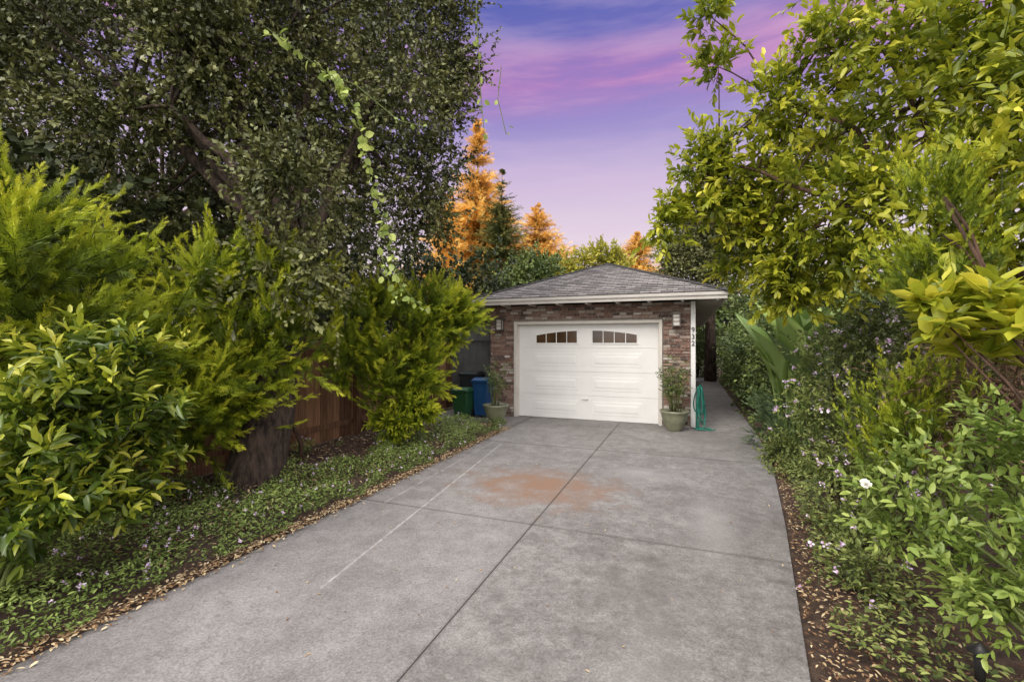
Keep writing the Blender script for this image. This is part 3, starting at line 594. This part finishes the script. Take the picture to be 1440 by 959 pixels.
def radial(name,base,n,L,tm,mt,lab,tilt=(.1,.5),val=(.2,.9),tall=0,sp=.05):
    base=np.array(base,float); a=R.uniform(0,6.28,n); t=R.uniform(*tilt,n); D=np.stack([np.cos(a)*np.sin(t),np.sin(a)*np.sin(t),np.cos(t)],1); Nh=np.stack([-np.cos(a)*np.cos(t),-np.sin(a)*np.cos(t),np.sin(t)],1)+R.normal(size=(n,3))*.3
    g=G(); g.tube([base-(0,0,.05),base+(0,0,.15+tall)],[.06,.04],8)
    plant(name,base,lab,'plant',stamp(base+(0,0,tall)+R.normal(size=(n,3))*(sp,sp,.03),D,Nh,R.uniform(L*.6,L,n),tm,R.uniform(*val,n)),M[mt],g,M['stem'],None,'leaves','stem')
radial('bird_of_paradise_plant',(1.42,7.6,0),60,2.45,PAD,'pad','bird of paradise plant with large paddle leaves',(.02,.24),(.1,1),0,.1)
radial('cordyline_plant',(1.3,13.2,0),90,.8,SWORD,'blue','spiky sword leaved plant above the hedge',(.1,1.7),(.5,1),1.35)
# lantana
bb=blobs_uv([(1170,520,4.6,.28),(1230,500,4.2,.3),(1200,570,4.3,.3),(1160,610,4.5,.24),(1230,640,4.0,.28),(1185,680,4.2,.22),(1260,560,3.9,.3),(1270,700,3.7,.24),(1330,600,3.5,.35),(1400,540,3.3,.35),(1330,520,3.7,.3),(1400,640,3.0,.3),(1450,600,3.2,.4),(1310,460,3.7,.3),(1250,450,4.2,.28),(1400,450,3.5,.35),(1190,735,3.7,.13,.5),(1215,800,3.0,.12,.4)])
g=G()
for q_ in bb: limb(g,(q_[0][0]+.1,q_[0][1]+.1,0),q_[0],.018,.008,.03,5,.1,5)
t=twigs(bb,20,8,.6,(.12,.32),.25,.8,.8)
plant('lantana_bush',(1.9,3.6,0),'sprawling lantana bush dotted with small lilac flowers','shrub',onto(t,9,.045,LEAF,60,0,.3,.4,.5),M['lan'],g,M['rbark'],None,'leaves','stem')
def flowers(name,pts,size,lab,mt,parent=None,k_=9):
    k=np.repeat(np.arange(len(pts)),k_); P=pts[k]+R.normal(size=(len(k),3))*size*1.1
    o=trimesh(name,*stamp(P,runit(len(P)),runit(len(P))+(0,-.6,1.),np.full(len(P),size)*R.uniform(.6,1.1,len(P)),HEX,R.random(len(P))))
    link(o,None,mt)
    if parent is not None: par(o,parent)
    else: o['label']=lab;o['category']='flowers';o['kind']='stuff'
tips=t[0]+t[1]*(t[2]*1.1)[:,None]; sel=R.choice(len(tips),420,False)
flowers('flowers',tips[sel],.010,None,M['lilac'],bpy.data.objects['lantana_bush'])
bq=blobs_uv([(1350,560,2.9,.26),(1410,560,2.7,.26)]); t=twigs(bq,12,14,.7,(.2,.45),-.3,.3,1.)
g=G(); limb(g,(2.2,2.6,0),bq[0][0],.02,.008); plant('dry_stem_shrub',(2.2,2.6,0),'dry brown twiggy undergrowth among border shrubs','shrub',onto(t,12,.045,NARROW,45,0,.3,.4,.4,.3),M['twigdry'],g,M['rbark'],None,'leaves','stem')
b=blobs_uv([(1330,455,2.3,.10),(1400,450,2.2,.10),(1300,440,2.4,.06),(1440,480,2.1,.10),(1370,490,2.3,.06)])
g=G()
for q_ in b: limb(g,(2.0,1.9,0),q_[0],.008,.004,.04)
t=twigs(b,5,2,.5,(.05,.1),.9,.5,.4); plant('rhododendron',(2.0,1.9,0),'shrub with whorls of large light green leaves','shrub',onto(t,9,.13,LEAF,75,0,.2,.2,.6,.05,True,0,.12),M['cit'],g,M['rbark'],None,'leaves','stem')
b=blobs_uv([(1260,690,2.3,.12),(1330,700,2.1,.15),(1300,760,2.1,.13),(1390,650,2.0,.13),(1420,740,1.9,.17),(1370,800,1.9,.14),(1420,610,1.9,.11),(1440,840,1.8,.17),(1250,740,2.3,.07),(1400,850,1.85,.09),(1480,700,1.8,.2)])
g=G()
for q_ in b: limb(g,(1.75,1.5,0),q_[0],.012,.006,.08,6,.1,5)
t=twigs(b,7,4,.6,(.1,.2),.4,.6,.8)
plant('rose_bush',(1.75,1.5,0),'light green rose bush with one white bloom','shrub',onto(t,9,.052,LEAF,62,0,.3,.3,.6,.05),M['rose'],g,M['stem'],None,'leaves','stem')
re=bpy.data.objects['rose_bush']
c=unproject(1218,682,2.15); n=34; ph=R.uniform(0,6.28,n); t_=np.linspace(.1,1.15,n); ax=nrm(np.array([-.3,-1.,.9])); e1=nrm(np.cross(ax,[0,0,1.])); e2=np.cross(e1,ax)
rad=(np.cos(ph)[:,None]*e1+np.sin(ph)[:,None]*e2); D=np.cos(t_)[:,None]*ax+np.sin(t_)[:,None]*rad
o=trimesh('bloom',*stamp(c+0*D,D,rad*-1+ax*.3,.019+.009*t_,PETAL,R.uniform(.3,1,n))); link(o,None,M['white']); par(o,re)
g=G(); g.tube([c-ax*.005,c-ax*.1-np.array([0,0,.1]),b[0][0]],.003,5); g.obj('flower_stalk',M['stem'],re)
px=unproject(1378,905,1.75); pe=empty('path_light',(px[0],px[1],0),'black metal path light on a stake','lamp')
g=G(); x,y=px[0],px[1]; g.tube([(x,y,-.05),(x,y,.5)],.008,8); g.obj('stake',M['black'],pe); g=G(); g.lathe([(.016,.42),(.02,.5),(.016,.51),(.04,.525),(.012,.55),(.004,.56)],(x,y,0),20); g.obj('lamp_head',M['black'],pe,True)
# ------------------------------------------------------------ ground cover, litter
n=72000; x=-5.5+R.random(n)*2.27; y=-1+R.random(n)*9.6
cn=np.sin(x*4.1+1)*np.sin(y*3.3)+.6*np.sin(x*9+y*7)+R.normal(size=n)*.35; keep=(cn>-.95)&(x<-3.32+.05*np.sin(y*5)+.04*np.sin(y*13))&~((x<-4.4)&(y>3.6)&(y<7.2)&(cn<.9)); x,y,cn=x[keep],y[keep],cn[keep]
h=.035+(.07+.045*cn)*R.random(len(x))**.6*np.clip((-3.24-x)*5,0.3,1.3); P=np.stack([x,y,.03+np.abs(h)],1); d=runit(len(x)); d[:,2]=np.abs(d[:,2])*.5
o=trimesh('ground_cover',*stamp(P,d,np.array([0,0,1.])+runit(len(x))*.5,R.uniform(.02,.042,len(x)),LEAF,.1+.55*R.random(len(x))+h*2.4)); link(o,None,M['gc'],'low leafy ground cover along the driveway edge','ground cover','stuff')
i=R.choice(len(P),300,False); flowers('ground_cover_flowers',P[i]+(0,0,.04),.007,'tiny lilac flowers scattered in ground cover',M['lilac'])
def litter(name,x,y,z,size,mt,lab,kind='stuff',tm=LEAF,vr=(0,1),flat=.35):
    n=len(x); d=runit(n); d[:,2]*=.2
    o=trimesh(name,*stamp(np.stack([x,y,z],1),d,np.array([0,0,1.])+runit(n)*flat,size*R.uniform(.6,1.3,n),tm,R.uniform(*vr,n))); link(o,None,M[mt],lab,'leaves',kind)
n=4200; x=-3.28+R.normal(size=n)*.055; y=-1+R.random(n)*9.3; k=x<-3.13; litter('leaf_litter',x[k],y[k],.042+.02*R.random(k.sum()),.033,'litter','dry tan oak leaves along driveway edge',vr=(.15,1))
n=3600; x=-5.4+R.random(n)*1.9; y=2.2+R.random(n)*6; litter('leaf_litter',x,y,.07+.06*R.random(n),.042,'litter','fallen dry leaves under the oak tree')
n=11000; y=.5+R.random(n)**1.3*9; s=R.random(n)**1.2*1.6; x=np.array([xr(a) for a in y])+.03+s; litter('mulch',x,y,.05+.06*R.random(n)*np.clip(s*4,0,1),.028,'mulch','dark reddish bark mulch in the planting bed',tm=NARROW,flat=.8)
n=3400; y=.5+R.random(n)*7; s=np.abs(R.normal(size=n))*.3; x=np.array([xr(a) for a in y])+.02+s; litter('leaf_litter',x,y,.06+.06*R.random(n)*np.clip(s*4,0,1),.028,'litter','dry leaves scattered over the bark mulch')
n=8200; y=.8+R.random(n)*6; s=.12+np.abs(R.normal(size=n))*.5; x=np.array([xr(a) for a in y])+s; k=(np.sin(x*7)+np.sin(y*6+x*3))>-.1; x=x[k];y=y[k]; litter('low_weeds',x,y,.08+.14*R.random(len(x)),.04,'lan','small green weeds in the mulch',flat=.6)
n=190; y=1.2+R.random(n)*8; x=-3.2+R.random(n)*4; k=x<np.array([xr(a) for a in y])-.05; litter('fallen_leaves',x[k],y[k],.034+0*y[k],.026,'litter','single fallen leaves scattered over the concrete',vr=(.1,1),flat=.15)
# ------------------------------------------------------------ background
def conifer(u,vt,d,wpx,mt,lab,name='redwood_tree',dens=1.,ws=30,sp=.33):
    top=unproject(u,vt,d); h=top[2]; w=wpx/650*d/2; tv=1-(H+d*105/650)/h
    lev=np.sort(R.random(int(ws*dens/ max(tv,.1)))**.85)*.9; t=[];az=[];
    for l_ in lev:
        m_=R.integers(5,9); t+=list(l_+R.normal(size=m_)*.004); az+=list(R.uniform(0,6.28,m_))
    t=np.clip(np.array(t),0.003,.92); az=np.array(az); n=len(t); z=h*(1-t)
    L=w*1.1*np.clip(t/tv,0,1.3)**.85*R.uniform(.5,1.15,n)+.12
    D=np.stack([np.cos(az),np.sin(az),.3-.5*np.clip(t/tv,0,1)*R.uniform(.3,1,n)],1); P=np.stack([top[0]+0*z,top[1]+0*z,z],1)
    g=G(); base=np.array([top[0],top[1],0]); g.tube([base,(top[0],top[1],h*.5),(top[0],top[1],h*.99)],[h*.012+.05,h*.007,.02],8)
    lf=onto((P,nrm(D),L,R.random(n)),22,w*sp,SPRAY,50,.5,.35,.45,.5,.15,True,0,.04,.8)
    plant(name,base,lab,'tree',lf,M[mt],g,M['rbark'],'tall conifers behind the house')
conifer(672,168,44,126,'orange','tall redwood with low sun glow painted into foliage',dens=2.8)
conifer(706,240,40,92,'pine','dark green conifer with drooping branches',dens=1.8,sp=.27)
conifer(756,288,46,108,'orange','redwood with golden sunlight painted into foliage behind the house',dens=1.8)
conifer(896,328,52,76,'orange','distant redwood top painted sunlit gold above roof',dens=1.5)
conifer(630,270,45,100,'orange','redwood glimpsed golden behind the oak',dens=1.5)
rtree('background_tree',[(735,388,33,1.2),(765,382,34,.9),(720,402,32,1.2),(760,402,33,1.3)],'hedge','round green tree behind the garage roof')
rtree('background_tree',[(820,374,40,1.1),(850,364,40,1.1),(800,384,40,1.1),(868,376,40,.9)],'yel','yellow green tree showing above the roof')
rtree('background_tree',[(975,335,20,1.1),(995,350,19,1.2),(955,355,21,.7),(1015,325,19,1.1),(975,380,20,1.1),(1040,370,18,1.4),(1050,310,18,1.1)],'oak','grey green oak beyond the house roof',.14,34)
bb=[]
for k in range(60): bb.append((np.array([R.uniform(-60,60),R.uniform(52,62),R.uniform(1.5,6)]),R.uniform(2.5,3.6)))
o=trimesh('distant_woodland',*onto(twigs(bb,20,8,.6,(.8,1.6),.3,.7,.7),8,.75,SMALL,60,0,.35,.4,.5)); link(o,None,M['hedge'],'distant band of trees beyond the houses','woods','stuff')
bb=[]
for y in np.arange(-1.5,13,1.3):
    for z in (1.0,2.3,3.5): bb.append((np.array([-7.6+R.uniform(-.5,.5),y,z]),R.uniform(.8,1.15)))
hedge('neighbour_hedge',bb,'tall dark hedge behind the board fence','dark',.13,16,8)
bb=[]
for x in np.arange(-9,-4.8,1.1):
    for z in (1,2.4,3.4): bb.append((np.array([x,13.+R.uniform(-.5,.5),z]),R.uniform(.8,1.1)))
hedge('neighbour_hedge',bb,'dark green foliage behind the side gate','dark',.14,16,8)
bb=[]
for y in np.arange(0,15,1.3):
    for z in (1.2,2.4): bb.append((np.array([4.7+R.uniform(-.3,.3),y,z]),R.uniform(.7,1.)))
hedge('neighbour_hedge',bb,'green foliage beyond the weathered fence','hedge',.13,14,8)
# ------------------------------------------------------------ sky, sun, camera
w=bpy.data.worlds.new('World'); scn.world=w; w.use_nodes=True; nt=w.node_tree; nt.nodes.clear()
out=N(nt,'OutputWorld'); bg=N(nt,'Background'); tc=N(nt,'TexCoord'); sx=N(nt,'SeparateXYZ'); nt.links.new(tc.outputs['Generated'],sx.inputs[0])
mp=N(nt,'Mapping'); mp.inputs['Scale'].default_value=(.75,.75,5.5); mp.inputs['Rotation'].default_value=(.10,.14,0); nt.links.new(tc.outputs['Generated'],mp.inputs[0])
n1=noise(nt,mp.outputs[0],1.4,4,.5); n2=noise(nt,mp.outputs[0],2.6,6,.58)
zz=mathn(nt,'ADD',sx.outputs[2],mathn(nt,'MULTIPLY',mathn(nt,'SUBTRACT',n1,.5),.12))
base=ramp(nt,[(0,(.86,.72,.72)),(.20,(.80,.67,.75)),(.30,(.64,.51,.70)),(.40,(.38,.31,.61)),(.48,(.26,.20,.54)),(.58,(.11,.13,.45)),(.66,(.3,.3,.6)),(.78,(1.9,1.9,2.0)),(1,(2.8,2.8,2.8))],zz).outputs[0]
band=mathn(nt,'SUBTRACT',1,mathn(nt,'DIVIDE',mathn(nt,'ABSOLUTE',mathn(nt,'SUBTRACT',zz,.485)),.055),None,True)
f=mathn(nt,'MULTIPLY',mathn(nt,'MULTIPLY',band,ramp(nt,[(.36,(.1,.1,.1)),(.58,(1,1,1))],n2).outputs[0]),.9,None,True)
c=mixc(nt,f,base,(.66,.25,.50))
f2=mathn(nt,'MULTIPLY',ramp(nt,[(.45,(0,0,0)),(.68,(1,1,1))],n2).outputs[0],.4)
c=mixc(nt,f2,c,(.70,.53,.72))
back=N(nt,'MapRange'); nt.links.new(sx.outputs[1],back.inputs[0]); back.inputs[1].default_value=.1; back.inputs[2].default_value=-.7; back.interpolation_type='SMOOTHSTEP'
c=mixc(nt,back.outputs[0],c,(2.35,2.25,2.15))
nt.links.new(c,bg.inputs[0]); bg.inputs[1].default_value=1.0
sky=N(nt,'TexSky'); sky.sky_type='NISHITA'; sky.sun_disc=False; sky.sun_elevation=math.radians(42); sky.sun_rotation=math.radians(200)
bg2=N(nt,'Background'); nt.links.new(sky.outputs[0],bg2.inputs[0]); bg2.inputs[1].default_value=.006
ad=N(nt,'AddShader'); nt.links.new(bg.outputs[0],ad.inputs[0]); nt.links.new(bg2.outputs[0],ad.inputs[1]); nt.links.new(ad.outputs[0],out.inputs[0])
s=bpy.data.lights.new('sun','SUN'); s.energy=2.1; s.angle=math.radians(22); s.color=(1,.93,.84); so=bpy.data.objects.new('sun',s); C.objects.link(so)
dirv=Vector((math.sin(math.radians(200))*math.cos(math.radians(42)),math.cos(math.radians(200))*math.cos(math.radians(42)),math.sin(math.radians(42))))
so.rotation_euler=dirv.to_track_quat('Z','Y').to_euler(); so.location=(0,-5,12)
cam=bpy.data.cameras.new('camera'); cam.sensor_width=36; cam.lens=16.25; cam.clip_end=1000; cam.clip_start=.05
co=bpy.data.objects.new('camera',cam); C.objects.link(co); co.location=(0,0,H); co.rotation_euler=(math.pi/2,0,TH); scn.camera=co
